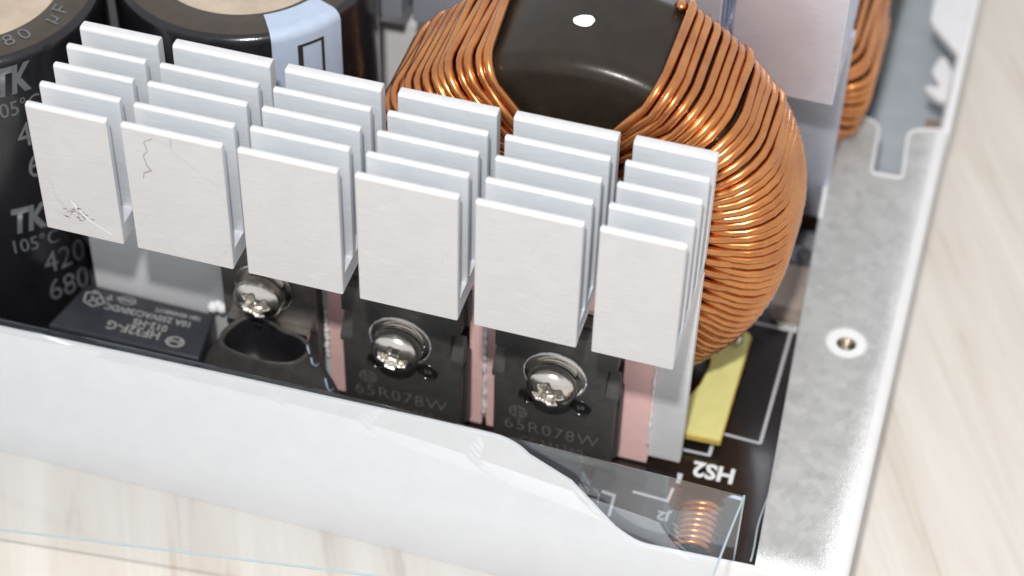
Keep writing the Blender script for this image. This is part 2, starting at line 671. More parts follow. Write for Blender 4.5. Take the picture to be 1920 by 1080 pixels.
# front wall: tall on the left, steps down through an S-curve to the corner
top = [(-9, -1.86), (-0.75, -1.72), (2.2, -1.615), (5.0, -1.535), (5.9, -1.52)]
for k in range(1, 9):
    a = k / 8
    top.append((5.9 + 0.62 * math.sin(a * PI / 4 * 1.15), -1.52 - 0.60 * (1 - math.cos(a * PI / 4 * 1.15))))
top += [(6.95, -2.06), (7.35, -2.52), (7.55, -2.74)]
for k in range(1, 6):
    a = k / 5
    top.append((7.55 + 0.42 * a, -2.74 - 0.2 * math.sin(a * PI / 2)))
top += [(8.6, -2.9), (9.35, -2.85), (10.38, -2.85)]
bm = bmesh.new()
prism(bm, top + [(10.38, ZT), (-9, ZT)], 'y', -0.36, -0.29)
bevel(bm, 0.015, 2, 50)
child_world(autosmooth(bm_obj('front_wall', bm, M_paint, case)))
# right wall, thin sheet with a rounded shoulder up to the flange
wall_pts = [(10.4, ZT), (10.5, ZT), (10.5, -2.95)]
for k in range(1, 7):
    a = k / 6 * PI / 2
    wall_pts.append((10.38 + 0.12 * math.cos(a), -2.952 + 0.12 * math.sin(a)))
wall_pts += [(10.34, -2.832), (10.34, -2.93), (10.4, -2.96)]
bm = bmesh.new()
prism(bm, wall_pts, 'y', -0.36, 8.75)
child_world(autosmooth(bm_obj('side_wall', bm, M_paint, case), 50))
bm = bmesh.new()
prism(bm, [(10.4, ZT), (10.5, ZT), (10.53, -2.86), (10.42, -2.83), (10.36, -2.9)], 'y', 8.76, 22)
bevel(bm, 0.02, 2, 40)
child_world(autosmooth(bm_obj('side_wall', bm, M_paint, case), 50))


def rounded_poly(pts, rads, seg=5):
    out = []
    n = len(pts)
    for i in range(n):
        p0, p1, p2 = Vector(pts[i - 1]), Vector(pts[i]), Vector(pts[(i + 1) % n])
        rr = rads[i]
        if rr <= 0:
            out.append(tuple(p1))
            continue
        a, b = (p0 - p1), (p2 - p1)
        rr = min(rr, a.length * 0.49, b.length * 0.49)
        A, B = p1 + a.normalized() * rr, p1 + b.normalized() * rr
        for k in range(seg + 1):
            t = k / seg
            out.append(tuple((1 - t) ** 2 * A + 2 * t * (1 - t) * p1 + t * t * B))
    return out


# flange with a slot in its far end and a threaded hole
outline = [(9.35, -0.37), (8.80, 8.70), (9.46, 8.62), (9.52, 7.42), (9.99, 7.44), (9.90, 8.58), (10.34, 8.72), (10.34, -0.37)]
rads = [0.0, 0.24, 0.24, 0.09, 0.09, 0.22, 0, 0]
pts = rounded_poly(outline, rads)
bm = bmesh.new()
outer = [bm.verts.new((x, y, -2.83)) for x, y in pts]
es = [bm.edges.new((outer[k], outer[(k + 1) % len(outer)])) for k in range(len(outer))]
hole = [bm.verts.new((9.779 + 0.14 * math.cos(2 * PI * k / 28), 3.82 + 0.14 * math.sin(2 * PI * k / 28), -2.83)) for k in range(28)]
es += [bm.edges.new((hole[k], hole[(k + 1) % 28])) for k in range(28)]
res = bmesh.ops.triangle_fill(bm, use_beauty=True, edges=es)
ext = bmesh.ops.extrude_face_region(bm, geom=list(bm.faces))
for v in [g for g in ext['geom'] if isinstance(g, bmesh.types.BMVert)]:
    v.co.z -= 0.10
bmesh.ops.recalc_face_normals(bm, faces=bm.faces)
fl = child_world(autosmooth(bm_obj('flange', bm, M_zinc, case), 40))
mod = fl.modifiers.new('edge', 'BEVEL')
mod.width = 0.03
mod.segments = 2
mod.limit_method = 'ANGLE'
# thread in the hole
bm = bmesh.new()
prof = []
for k in range(9):
    z = -2.85 - k * 0.035
    prof.append((0.139 if k % 2 else 0.12, z))
prof += [(0.11, -2.98), (0.07, -2.93), (0.0, -2.91)]
lathe(bm, prof, 28, center=(9.779, 3.82, 0))
child_world(bm_obj('threaded_hole', bm, M_screw, fl, True)).matrix_parent_inverse = Matrix.Identity(4)
# white rim of paint along the far slot
rim = [(8.97, 6.2), (8.88, 7.6)] + [p for p in pts if p[1] > 7.2]
bm = bmesh.new()
tube_mesh(bm, [(x, y, -2.84) for x, y in rim[:1] + rim[2:]], 0.03, 8)
child_world(bm_obj('painted_edge', bm, M_paint, fl, True)).matrix_parent_inverse = Matrix.Identity(4)
child_world(box_obj('reflection_strip', (10.12, 10.38, 8.8, 9.5, -3.4, -3.3), M_reflection_brown, case, 0.02, 1))  # added strip, coloured as the brown reflection on the inner wall
# second flange further back, its corner cut off
bm = bmesh.new()
prism(bm, rounded_poly([(9.84, 11.35), (10.34, 10.72), (10.40, 10.6), (10.40, 16), (9.70, 16)], [0.1, 0.05, 0, 0, 0]), 'z', -2.93, -2.828)
child_world(autosmooth(bm_obj('rear_flange', bm, M_paint, case)))
# bent tab with a pointed tip
bm = bmesh.new()
tabp = [(10.40, 9.55), (10.18, 9.62), (9.98, 9.80), (10.04, 9.90), (10.22, 9.90), (10.14, 10.08), (10.04, 10.22), (10.08, 10.50), (10.14, 10.68), (10.22, 10.66), (10.38, 10.30), (10.40, 10.0)]
prism(bm, rounded_poly(tabp, [0, 0.05, 0.06, 0.06, 0.08, 0.08, 0.08, 0.08, 0.05, 0.05, 0.1, 0]), 'z', -3.05, -2.95)
bevel(bm, 0.02, 2)
child_world(autosmooth(bm_obj('bent_tab', bm, M_paint, case)))

# ------------------------------------------------------------------ circuit board
board = thing('circuit_board', 'black circuit board with white printed outlines and the letters HS2, inside the case', 'circuit board', (3, 5, ZP))
child_world(box_obj('board', (-9, 9.28, -0.18, 20, ZP - 0.16, ZP), M_pcb, board, 0.01, 1))
bm = bmesh.new()
zs = ZP + 0.004
for grp in ((((8.955, 2.34), (8.955, 4.57), .045), ((8.96, 4.57), (8.0, 4.57), .045), ((8.39, 2.36), (8.96, 2.34), .04)),
            (((8.335, 1.92), (8.335, 2.12), .05), ((7.9, 1.915), (8.35, 1.925), .04)),
            (((8.04, 1.32), (8.04, 1.47), .06), ((8.0, 1.47), (8.07, 1.47), .05)),
            (((8.78, 6.35), (8.98, 6.35), .06), ((8.95, 6.35), (8.97, 7.1), .06), ((8.0, 7.1), (8.98, 7.1), .05)),
            (((7.10, 0.88), (7.30, 0.86), .05), ((7.28, 0.87), (7.30, 0.5), .04)),
            (((7.07, 0.8), (7.1, 0.45), .05), ((7.0, 0.82), (7.09, 0.8), .05)),
            (((7.5, 1.0), (8.0, 0.98), .04), ((7.98, 0.98), (8.0, 1.22), .04))):
    bm = bmesh.new()
    for q, (a, b, w) in enumerate(grp):
        strip(bm, a, b, w, zs + 0.001 * q)
    child_world(bm_obj('silkscreen_line', bm, M_silk, board))
child_world(text_flat('lettering', 'HS2', 0.36, (8.46, 1.66, zs), (-1, -0.02, 0), (0.02, -1, 0), M_white_ink, board, 0.95, bold=0.012))
child_world(text_flat('lettering', 'J2', 0.2, (7.98, 0.72, zs), (-1, 0, 0), (0, -1, 0), M_silk, board, 1.1, bold=0.008))
# ------------------------------------------------------------------ finned heat sinks
FIN_X = [0.0, 1.033, 1.216, 2.485, 2.675, 3.902, 4.111, 5.352, 5.552, 6.82, 7.004, 8.0]
PITCH = 1.534 / 4
FIN_T = 0.10
SHELF = 0.27


def fin_bm(x0, x1, zb, zt, th, jit):
    """upright fin, rounded along its top edge"""
    bm = bmesh.new()
    rr = min(th * 0.42, 0.05)
    prof = [(0, zb), (0, zt - rr)]
    for k in range(1, 4):
        a = k / 3 * PI / 2
        prof.append((rr - rr * math.cos(a), zt - rr + rr * math.sin(a)))
    for k in range(0, 4):
        a = k / 3 * PI / 2
        prof.append((th - rr + rr * math.sin(a), zt - rr + rr * math.cos(a)))
    prof.append((th, zb))
    prism(bm, prof, 'x', x0, x1)
    es = [e for e in bm.edges if abs(e.verts[0].co.x - e.verts[1].co.x) < 1e-6 and e.calc_face_angle(0) > 1.2]
    bmesh.ops.bevel(bm, geom=es, offset=0.012, segments=1, affect='EDGES', clamp_overlap=True)
    for v in bm.verts:          # a fin is never perfectly straight
        k = (v.co.z - zb) / (zt - zb)
        v.co.y += jit * k * k
    return bm


def heat_sink(loc, xs, label, face_mat, body_mat, plate_mat, plate_x, fin_rows=5, zt=1.994, group='finned aluminium heat sinks'):
    t = thing('heat_sink', label, 'heat sink', loc, group)
    for c in range(len(xs) // 2):
        x0, x1 = xs[2 * c], xs[2 * c + 1]
        # comb base of this column
        bm = bmesh.new()
        box(bm, x0 + 0.005, x1 - 0.005, 0.006, PITCH * 4 + 0.10, 0.006, SHELF)
        es = [e for e in bm.edges]
        bevel(bm, 0.01, 1)
        bm_obj('shelf', bm, body_mat, t)
        for rw in range(fin_rows):
            y = rw * PITCH
            th = FIN_T if rw < 4 else 0.17
            bm = fin_bm(x0, x1, 0.0 if rw == 0 else SHELF - 0.004, zt + random.uniform(-0.008, 0.008), th, random.uniform(-0.012, 0.012) if rw else 0.0)
            for v in bm.verts:
                v.co.y += y
            o = bm_obj('fin', bm, face_mat if rw == 0 else body_mat, t)
            autosmooth(o, 40)
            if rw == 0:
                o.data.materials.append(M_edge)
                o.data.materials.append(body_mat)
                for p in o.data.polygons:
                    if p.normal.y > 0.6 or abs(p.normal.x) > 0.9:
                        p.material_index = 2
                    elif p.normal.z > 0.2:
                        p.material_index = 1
            else:
                o.data.materials.append(M_edge)
                for p in o.data.polygons:
                    if p.normal.z > 0.2:
                        p.material_index = 1
    bm = bmesh.new()
    box(bm, plate_x[0], plate_x[1], PITCH * 4 + 0.002, PITCH * 4 + 0.168, -3.43, 0.003)
    bevel(bm, 0.012, 1)
    bm_obj('mounting_plate', bm, plate_mat, t)
    for x in (plate_x[0] + 0.6, plate_x[1] - 1.9):
        bm = bmesh.new()
        box(bm, x, x + 0.25, PITCH * 4 + 0.03, PITCH * 4 + 0.13, ZP, -3.428)
        bm_obj('leg', bm, plate_mat, t)
    return t


heat_sink((0, 0, 0), FIN_X, 'large aluminium heat sink of six rows of upright fins, in front of the copper coil', M_fin_face, M_fin, M_plate, (-0.36, 8.0))
x2 = [1.95, 2.85, 3.02, 4.24, 4.42, 5.66, 5.84, 7.30, 7.47, 8.93]
heat_sink((0, 5.34, 0), x2, 'blurred aluminium heat sink behind the copper coil, its faces mirroring copper', M_back_alu, M_back_alu, M_back_alu, (1.9, 8.96))

# hairline crack and scuffs on two of the front fins
hs = bpy.data.objects['heat_sink']


def scratch(pts, w, m, y=-0.0035):
    bm = bmesh.new()
    for a, b in zip(pts[:-1], pts[1:]):
        strip(bm, a, b, w * random.uniform(0.6, 1.3), y, 'y')
    return bm_obj('scratch', bm, m, hs)


M_scr = simple('scratch_dirt', (0.30, 0.28, 0.28), 0.6, 0.2, 0.3, 20)
M_scr2 = simple('light_scratch', (0.62, 0.6, 0.6), 0.5, 0.3, 0.1, 20)
scratch([(1.62, 1.88), (1.5, 1.80), (1.53, 1.66), (1.47, 1.58), (1.5, 1.42), (1.55, 1.36), (1.45, 1.30), (1.43, 1.2)], 0.012, M_scr)
scratch([(1.85, 1.93), (1.84, 1.8)], 0.01, M_scr)
scratch([(1.6, 1.95), (1.9, 1.72), (2.2, 1.45), (2.45, 1.3)], 0.006, M_scr2)
scratch([(0.4, 0.55), (0.6, 0.3), (0.9, 0.12)], 0.012, M_white_ink)
scratch([(0.15, 0.9), (0.2, 0.55), (0.5, 0.2)], 0.007, M_scr2)
for c in (2, 3, 4, 5):          # faint handling marks on the other front fins
    xa, xb = FIN_X[2 * c] + 0.06, FIN_X[2 * c + 1] - 0.06
    for k in range(7):
        x, z = random.uniform(xa, xb), random.uniform(0.08, 1.9)
        L, a = random.uniform(0.03, 0.22), random.uniform(-0.9, 0.9)
        x1_ = min(xb, x + L * math.cos(a))
        scratch([(x, z), ((x + x1_) / 2, z + L * 0.5 * math.sin(a) + 0.006), (x1_, max(0.05, min(1.92, z + L * math.sin(a))))], random.uniform(0.003, 0.006), random.choice((M_scr2, M_scr2, M_white_ink)))
for k in range(26):
    x, z = random.gauss(0.38, 0.1), random.gauss(0.36, 0.07)
    if not 0.05 < x < 0.95 or z < 0.05:
        continue
    scratch([(x, z), (x + random.uniform(0.015, 0.06), z + random.uniform(-0.012, 0.006))], random.uniform(0.008, 0.02), M_scr)

# ------------------------------------------------------------------ toroid choke
TX, TZ = 6.15, -0.40
TY0, TY1 = 2.47, 4.26        # core faces
R_IN, R_OUT = 1.25, 2.60


def toroid(name, label, center, axis_y0, axis_y1, rin, rout, gap0, gap1, turns, wire, seed, dot=None, group='wire-wound toroid chokes', gin=None, bulge=0.0):
    rnd = random.Random(seed)
    t = thing(name, label, 'choke', (center[0], (axis_y0 + axis_y1) / 2, center[1] - rout - wire), group)
    # core: rounded rectangle section swept round the y axis
    bev = 0.25
    prof = []
    for cxr, cyh, a0 in ((rout - bev, axis_y1 - bev, 0), (rin + bev, axis_y1 - bev, 1), (rin + bev, axis_y0 + bev, 2), (rout - bev, axis_y0 + bev, 3)):
        for k in range(7):
            a = (a0 + k / 6) * PI / 2
            prof.append((cxr + bev * math.cos(a), cyh + bev * math.sin(a)))
    bm = bmesh.new()
    lathe(bm, prof, 128, True, (center[0], 0, center[1]), 'y')
    core = child_world(bm_obj('core', bm, M_core, t, True))
    if dot:
        bm = bmesh.new()
        vs = []
        for k in range(28):
            a = 2 * PI * k / 28
            wb = 1 + 0.05 * math.sin(3 * a + 1) + 0.025 * math.sin(7 * a)
            yy = dot[1] + 0.125 * wb * max(-0.93, math.sin(a))
            ang = dot[0] + 0.135 * wb * math.cos(a) / rout
            rr = rout + 0.004
            vs.append(bm.verts.new((center[0] + rr * math.cos(ang), yy, center[1] + rr * math.sin(ang))))
        bm.faces.new(vs)
        dd = bm_obj('paint_dot', bm, M_white_ink, core)
        dd.matrix_parent_inverse = Matrix.Identity(4)
    # one continuous wire: each turn runs over the rim, down the front face, through the hole and up the back
    wr = wire / 2
    pts = []
    gin = gin or (gap0, gap1)
    n = turns

    def ang_out(u):
        return gap0 + (gap1 - gap0) * u

    def ang_in(u):
        return gin[0] + (gin[1] - gin[0]) * u
    jit = [rnd.uniform(-0.15, 0.15) * (gap1 - gap0) / n for _ in range(n + 1)]
    lay = [0.0 if rnd.random() < 0.8 else wr * rnd.uniform(0.5, 1.1) for _ in range(n + 1)]
    for i in range(n):
        u0, u1 = i / n, (i + 1) / n
        ao0, ao1 = ang_out(u0) + jit[i], ang_out(u1) + jit[i + 1]
        ai = ang_in((u0 + u1) / 2) + jit[i] * 0.3
        lift = wr * 1.02 + lay[i]
        inl = wr * (1.0 + 1.9 * (i % 2))            # two layers in the crowded hole
        am = (ao0 + ao1) / 2
        wgt = max(0.0, min(1.0, (am - math.radians(300)) / math.radians(50))) * max(0.0, min(1.0, (gap1 - am) / math.radians(28)))
        b0 = bev + bulge * wgt                       # piled-up turns stand off the core and round its edge
        lift += bulge * 0.14 * wgt + (0.12 * max(0.0, 1 - abs(am - math.radians(305)) / math.radians(50)) if bulge else 0)
        if bulge:
            lift += 0.20 * max(0.0, min(1.0, (am - math.radians(122)) / math.radians(40))) * max(0.0, min(1.0, (math.radians(290) - am) / math.radians(40)))
        b2 = b0 + lift
        cyc = []

        def add(rad, y, a):
            cyc.append((rad, y, a))
        # front face outer corner arc, from rim to face
        for k in range(6):
            q = k / 5 * PI / 2
            add(rout - b0 + b2 * math.cos(q), axis_y0 + b0 - b2 * math.sin(q), ao0 + (ai - ao0) * 0.08 * k / 5)
        for k in range(1, 6):
            s = k / 6
            add(rout - b0 + (rin + bev - rout + b0) * s, axis_y0 - lift - inl * 0.55 * math.sin(s * PI) - inl * 0.5 * s, ao0 + (ai - ao0) * (0.08 + 0.84 * s))
        for k in range(4):
            q = k / 3 * PI / 2
            bi = bev + inl
            add(rin + bev - bi * math.sin(q), axis_y0 + bev - bi * math.cos(q), ai)
        for k in range(4):
            q = k / 3 * PI / 2
            add(rin + bev - bi * math.cos(q), axis_y1 - bev + bi * math.sin(q), ai)
        for k in range(1, 6):
            s = k / 6
            add(rin + bev + (rout - rin - bev - b0) * s, axis_y1 + lift + inl * 0.4 * math.sin(s * PI), ai + (ao1 - ai) * (0.08 + 0.84 * s))
        for k in range(6):
            q = k / 5 * PI / 2
            add(rout - b0 + b2 * math.sin(q), axis_y1 - b0 + b2 * math.cos(q), ai + (ao1 - ai) * (0.92 + 0.08 * k / 5))
        if i == 0:          # the first turn comes in over the rim from the rear
            cyc = [(rout + lift, axis_y1 - 0.3 - k * 0.25, ao0 + 0.01 * (5 - k)) for k in range(5)] + cyc
        for rad, y, a in cyc:
            pts.append((center[0] + rad * math.cos(a), y, center[1] + rad * math.sin(a)))
    bm = bmesh.new()
    tube_mesh(bm, pts, wr, 8)
    child_world(bm_obj('copper_wire', bm, M_copper, t, True))
    return t


G0, G1 = math.radians(117.5), math.radians(72 + 360)
toroid('toroid_choke', 'large copper-wound toroid choke standing upright, black core bare at top with white dot', (TX, TZ), TY0, TY1, R_IN, R_OUT, G0, G1, 108, 0.128, 5, bulge=0.26,
       dot=(math.radians(95), 3.32), gin=(math.radians(107), math.radians(83 + 360)))
toroid('toroid_choke', 'small dark blurred copper coil beyond the rear heat sink, at top right of the board', (7.75, -1.95), 7.9, 9.9, 0.7, 1.42, math.radians(75), math.radians(440), 56, 0.125, 9)

# fibre board the big choke stands on, cut away where the coil dips into it
bm = bmesh.new()
arc = [(7.93 + 0.0, 1.98)]
outl = [(7.2, 1.95), (8.46, 1.99), (8.46, 4.05), (8.18, 4.25)]
for k in range(9):
    a = PI * 0.5 - k / 8 * PI * 1.0
    outl.append((7.45 + 0.55 * math.cos(a), 3.3 + 0.95 * math.sin(a)))
outl += [(7.2, 2.3)]
prism(bm, outl, 'z', ZP + 0.15, ZP + 0.27)
bevel(bm, 0.02, 1, 50)
fb = bm_obj('fibre_board', bm, M_yellow, None, mats=(M_yellow, M_yellow_edge))
for p in fb.data.polygons:
    p.material_index = 0 if p.normal.z > 0.9 else 1
tag(fb, 'yellow fibre board with a rounded cut-out, under the large copper coil', 'mounting board')
bm = bmesh.new()
for x, y in ((8.28, 3.95), (8.3, 3.82)):
    bmesh.ops.create_uvsphere(bm, u_segments=12, v_segments=8, radius=0.07, matrix=Matrix.Translation((x, y, ZP + 0.33)))
tag(bm_obj('solder_joint', bm, M_screw, None, True), 'pair of small solder blobs at the corner of the yellow board below the coil', 'solder joint')


# ------------------------------------------------------------------ electrolytic capacitors
def capacitor(label, cx, cy, rad, ztop, lines, toptext=None, band=None):
    t = thing('electrolytic_capacitor', label, 'capacitor', (cx, cy, ZP), 'large electrolytic capacitors')
    e = 0.13
    prof = [(0.0, ZP), (rad, ZP), (rad, ZP + 0.05)]
    n = 10
    for k in range(n + 1):
        prof.append((rad, ZP + 0.1 + (ztop - e - ZP - 0.1) * k / n))
    for k in range(1, 7):
        a = k / 6 * PI / 2
        prof.append((rad - e + e * math.cos(a), ztop - e + e * math.sin(a)))
    ni = len(prof) - 2
    prof += [(rad - 0.3, ztop - 0.004), (1.24, ztop - 0.01), (1.20, ztop - 0.04)]
    mi = [0] * ni + [1] * (len(prof) - 1 - ni)
    bm = bmesh.new()
    lathe(bm, prof, 96, center=(cx, cy, 0), mi=mi)
    body = child_world(bm_obj('sleeve', bm, M_black, t, True, mats=(M_black, M_capring)))
    bm = bmesh.new()
    prof = [(1.22, ztop - 0.045), (1.1, ztop - 0.045), (0.62, ztop - 0.05), (0.58, ztop - 0.075), (0.5, ztop - 0.075), (0.46, ztop - 0.05), (0.02, ztop - 0.05)]
    rings = lathe(bm, prof, 64, center=(cx, cy, 0))
    bm.faces.new(rings[-1])
    child_world(bm_obj('top_disc', bm, M_tan, t, True))
    for body_, size, ang, z, sx, shear, bold in lines:
        child_world(text_on_cylinder('lettering', body_, size, cx, cy, rad + 0.005, ang, z, M_grey_ink, t, sx, bold, shear))
    if toptext:
        for ch, ang, sz in toptext:
            a = math.radians(ang)
            c, s = math.cos(a), math.sin(a)
            child_world(text_flat('lettering', ch, sz, (cx + 1.42 * c, cy + 1.42 * s, ztop + 0.006), (-s, c, 0), (-c, -s, 0), M_grey_ink, t, 1.0))
    if band:
        a0, a1 = [math.radians(x) for x in band]
        bm = bmesh.new()
        g = 0.012
        pr = [(1.3, ztop + 0.006), (rad - e, ztop + g)]
        for k in range(0, 7):
            a = PI / 2 - k / 6 * PI / 2
            pr.append((rad - e + (e + g) * math.cos(a), ztop - e + (e + g) * math.sin(a)))
        for k in range(1, 7):
            pr.append((rad + g, ztop - e - k * 0.42))
        lathe(bm, pr, 16, center=(cx, cy, 0), a0=a0, a1=a1)
        lb = child_world(bm_obj('label_strip', bm, M_label, t, True))
        bm = bmesh.new()
        b0, b1 = math.radians(-46.5), math.radians(-34.0)
        zt_, zb_, w = 1.27, -0.4, 0.045
        rr = rad + g + 0.005
        wa = w / rr

        def patch(A0, A1, Z0, Z1, seg):
            R = [[bm.verts.new((cx + rr * math.cos(A0 + (A1 - A0) * k / seg), cy + rr * math.sin(A0 + (A1 - A0) * k / seg), z)) for k in range(seg + 1)] for z in (Z0, Z1)]
            for k in range(seg):
                bm.faces.new((R[0][k], R[0][k + 1], R[1][k + 1], R[1][k]))
        patch(b0, b1, zt_ - w, zt_, 6)
        patch(b0, b0 + wa * 1.6, zb_, zt_ - w, 1)
        patch(b1 - wa, b1, zb_, zt_ - w, 1)
        patch(b0, b1, zb_ - w, zb_, 6)
        child_world(bm_obj('printed_frame', bm, M_label_ink, lb)).matrix_parent_inverse = Matrix.Identity(4)
    return t


capacitor('black capacitor with grey lettering on its side, left of the finned heat sink', -2.1, 2.5, 1.75, 1.5,
          [('TK', 0.58, -46.5, 1.13, 0.62, 0.15, 0.025), ('105\u00b0C', 0.34, -47, 0.70, 0.78, 0, 0.0), ('420V', 0.56, -34.5, 0.22, 0.74, 0, 0.0), ('680\u00b5F', 0.56, -30, -0.33, 0.74, 0, 0.0),
           ('TK', 0.58, -50.5, -1.20, 0.62, 0.15, 0.025), ('105\u00b0C', 0.34, -49.5, -1.64, 0.78, 0, 0.0), ('420V', 0.56, -33.5, -2.08, 0.74, 0, 0.0), ('680\u00b5F', 0.56, -31, -2.60, 0.74, 0, 0.0)],
          toptext=[('6', -50.5, 0.32), ('8', -41.5, 0.32), ('0', -32.6, 0.32), ('\u00b5', -15, 0.32), ('F', -6.5, 0.32)])
capacitor('black capacitor with a pale blue label strip over its rim, behind the heat sink', 1.10, 4.13, 1.75, 1.5, [], band=(-57.5, -24.5))


# ------------------------------------------------------------------ power transistors
def transistor(cx, label, code, tilt):
    w = 1.62
    yf, yb, ym = 1.05, 1.50, 1.26
    x0, x1 = cx - w / 2, cx + w / 2
    zt, zb = -0.98, -3.34
    t = thing('power_transistor', label, 'transistor', (cx, 1.3, zb), 'power transistors')
    # front slab with clipped notches at both sides
    nt_, nb = -1.45, -2.03
    nd = 0.14
    bm = bmesh.new()
    prism(bm, [(x0, zb), (x1, zb), (x1, nb - 0.0), (x1 - nd, nb + 0.10), (x1 - nd, nt_), (x1, nt_ + 0.02), (x1, zt), (x0, zt), (x0, nt_ + 0.02), (x0 + nd, nt_), (x0 + nd, nb + 0.10), (x0, nb)], 'y', yf, ym)
    bevel(bm, 0.018, 2)
    body = child_world(autosmooth(bm_obj('body', bm, M_plastic, t)))
    # sloping shoulders closing the notches
    for s in (-1, 1):
        bm = bmesh.new()
        xa, xb = (x1 - nd, x1 + 0.03) if s > 0 else (x0 - 0.03, x0 + nd)
        prism(bm, [(yf - 0.004, nb + 0.02), (yf - 0.004, nb + 0.12), (ym + 0.0, nb + 0.42), (ym + 0.05, nb + 0.02)], 'x', xa, xb)
        bevel(bm, 0.01, 1)
        child_world(autosmooth(bm_obj('shoulder', bm, M_plastic, t)))
    bm = bmesh.new()
    prism(bm, [(x0 + 0.02, zb + 0.02), (x1 + 0.04, zb + 0.02), (x1 + 0.04, nb), (x1 - 0.13, nb + 0.1), (x1 - 0.13, nt_), (x1 + 0.04, nt_), (x1 + 0.04, zt + 0.05), (x0 - 0.04, zt + 0.05), (x0 - 0.04, nt_), (x0 + 0.13, nt_), (x0 + 0.13, nb + 0.1), (x0 + 0.02, nb)], 'y', ym + 0.002, yb - 0.06)
    bevel(bm, 0.012, 1)
    child_world(autosmooth(bm_obj('rear_body', bm, M_plastic, t)))
    child_world(box_obj('metal_tab', (x0 - 0.01, x1 + 0.01, yb - 0.056, yb - 0.002, zb + 0.25, -0.9), M_tab, t, 0.008, 1))
    for k in (-0.5, 0, 0.5):
        child_world(box_obj('lead', (cx + k - 0.06, cx + k + 0.06, 1.24, 1.31, ZP, zb + 0.001), M_tab, t, 0.01, 1))
    # round ejector marks either side of the screw
    for k, (ex, ez) in enumerate(((cx - 0.33, -2.24), (cx + 0.365, -2.24))):
        bm = bmesh.new()
        prof = [(0.148, 0.0), (0.142, -0.016), (0.134, -0.022), (0.126, -0.016), (0.118, 0.0)]
        lathe(bm, prof, 32, center=(ex, yf, ez), axis='y')
        disc_flat(bm, (ex, ez), 0.1185, yf - 0.0015, 32, 'y')
        child_world(bm_obj('ejector_mark', bm, M_ejector, body, True)).matrix_parent_inverse = Matrix.Identity(4)
    yt = yf - 0.003
    child_world(text_flat('lettering', '65R078W', 0.30, (cx - 0.01 - 3 * tilt, yt, -2.86 - 3 * tilt), (1, 0, tilt * 2), (-tilt * 2, 0, 1), M_laser, t, 0.98, 1.10, -0.006))
    child_world(text_flat('lettering', code, 0.155, (cx, yt, -3.12), (1, 0, 0), (0, 0, 1), M_laser, t, 1.1, 1.2, -0.002))
    child_world(text_flat('lettering', '59', 0.10, (cx + 0.365, yt, -2.25), (1, 0, 0), (0, 0, 1), M_laser, t))
    # maker's round emblem: a circle crossed by strokes
    bm = bmesh.new()
    lx, lz = cx - 0.47, -2.60
    ring_flat(bm, (lx, lz), 0.108, 0.12, yt, 32, 'y')
    for a, b in (((-.1, 0), (.1, 0)), ((-.09, .05), (.0, .05)), ((-.07, -.06), (.07, -.06)), ((-.04, .09), (-.04, -.09)), ((.03, .07), (.03, -.09)), ((.07, .04), (.07, -.05)), ((0, .1), (.08, .07))):
        strip(bm, (lx + a[0], lz + a[1]), (lx + b[0], lz + b[1]), 0.013, yt - 0.0005, 'y')
    child_world(bm_obj('emblem', bm, M_laser, t))
    return t


M_ejector = simple('polished_plastic', (0.016, 0.016, 0.016), 0.12, 0, 0.1, 6)
transistor(4.255, 'black power transistor between the rubber sleeve and the other transistor, screwed under the heat sink', 'CC231260', 0.003)
transistor(6.335, 'black power transistor with grey lettering, nearest the heat sink end and the yellow board', 'CC231260', 0)

# pads of pink silicone between the transistors and the plate
for x0, x1, lab in ((3.08, 5.24, 'pink silicone pad behind the left power transistor'), (5.30, 7.56, 'pink silicone pad behind the right power transistor, next to the bare plate end')):
    bm = bmesh.new()
    rag = [(x0 + random.uniform(-0.012, 0.012), -3.55 + 3.2 * k / 24) for k in range(25)]
    rag += [(x1 + random.uniform(-0.012, 0.012), -0.35 - 3.2 * k / 24) for k in range(25)]
    prism(bm, rag, 'y', 1.50, 1.5355)
    tag(bm_obj('thermal_pad', bm, M_pink), lab, 'thermal pad', 'pink thermal pads')
# ragged beads of white paste along the pad edges
for x, z0, z1, lab in ((5.275, -3.3, -1.5, 'ragged white bead of paste between the two pink pads'), (7.555, -3.2, -0.6, 'thin white bead of paste on the right edge of the pink pad'), (5.245 - 2.2, -2.9, -2.0, 'smear of white paste left of the pink pad')):
    bm = bmesh.new()
    n = 40
    pts, rads = [], []
    for k in range(n + 1):
        pts.append((x + random.uniform(-0.008, 0.008), 1.495, z0 + (z1 - z0) * k / n))
        rads.append(0.02 + random.random() ** 2 * 0.028 if x < 7 else 0.008 + random.random() ** 3 * 0.02)
    tube_mesh(bm, pts, rads, 6)
    tag(bm_obj('paste_bead', bm, M_paste, None, True), lab, 'thermal paste')


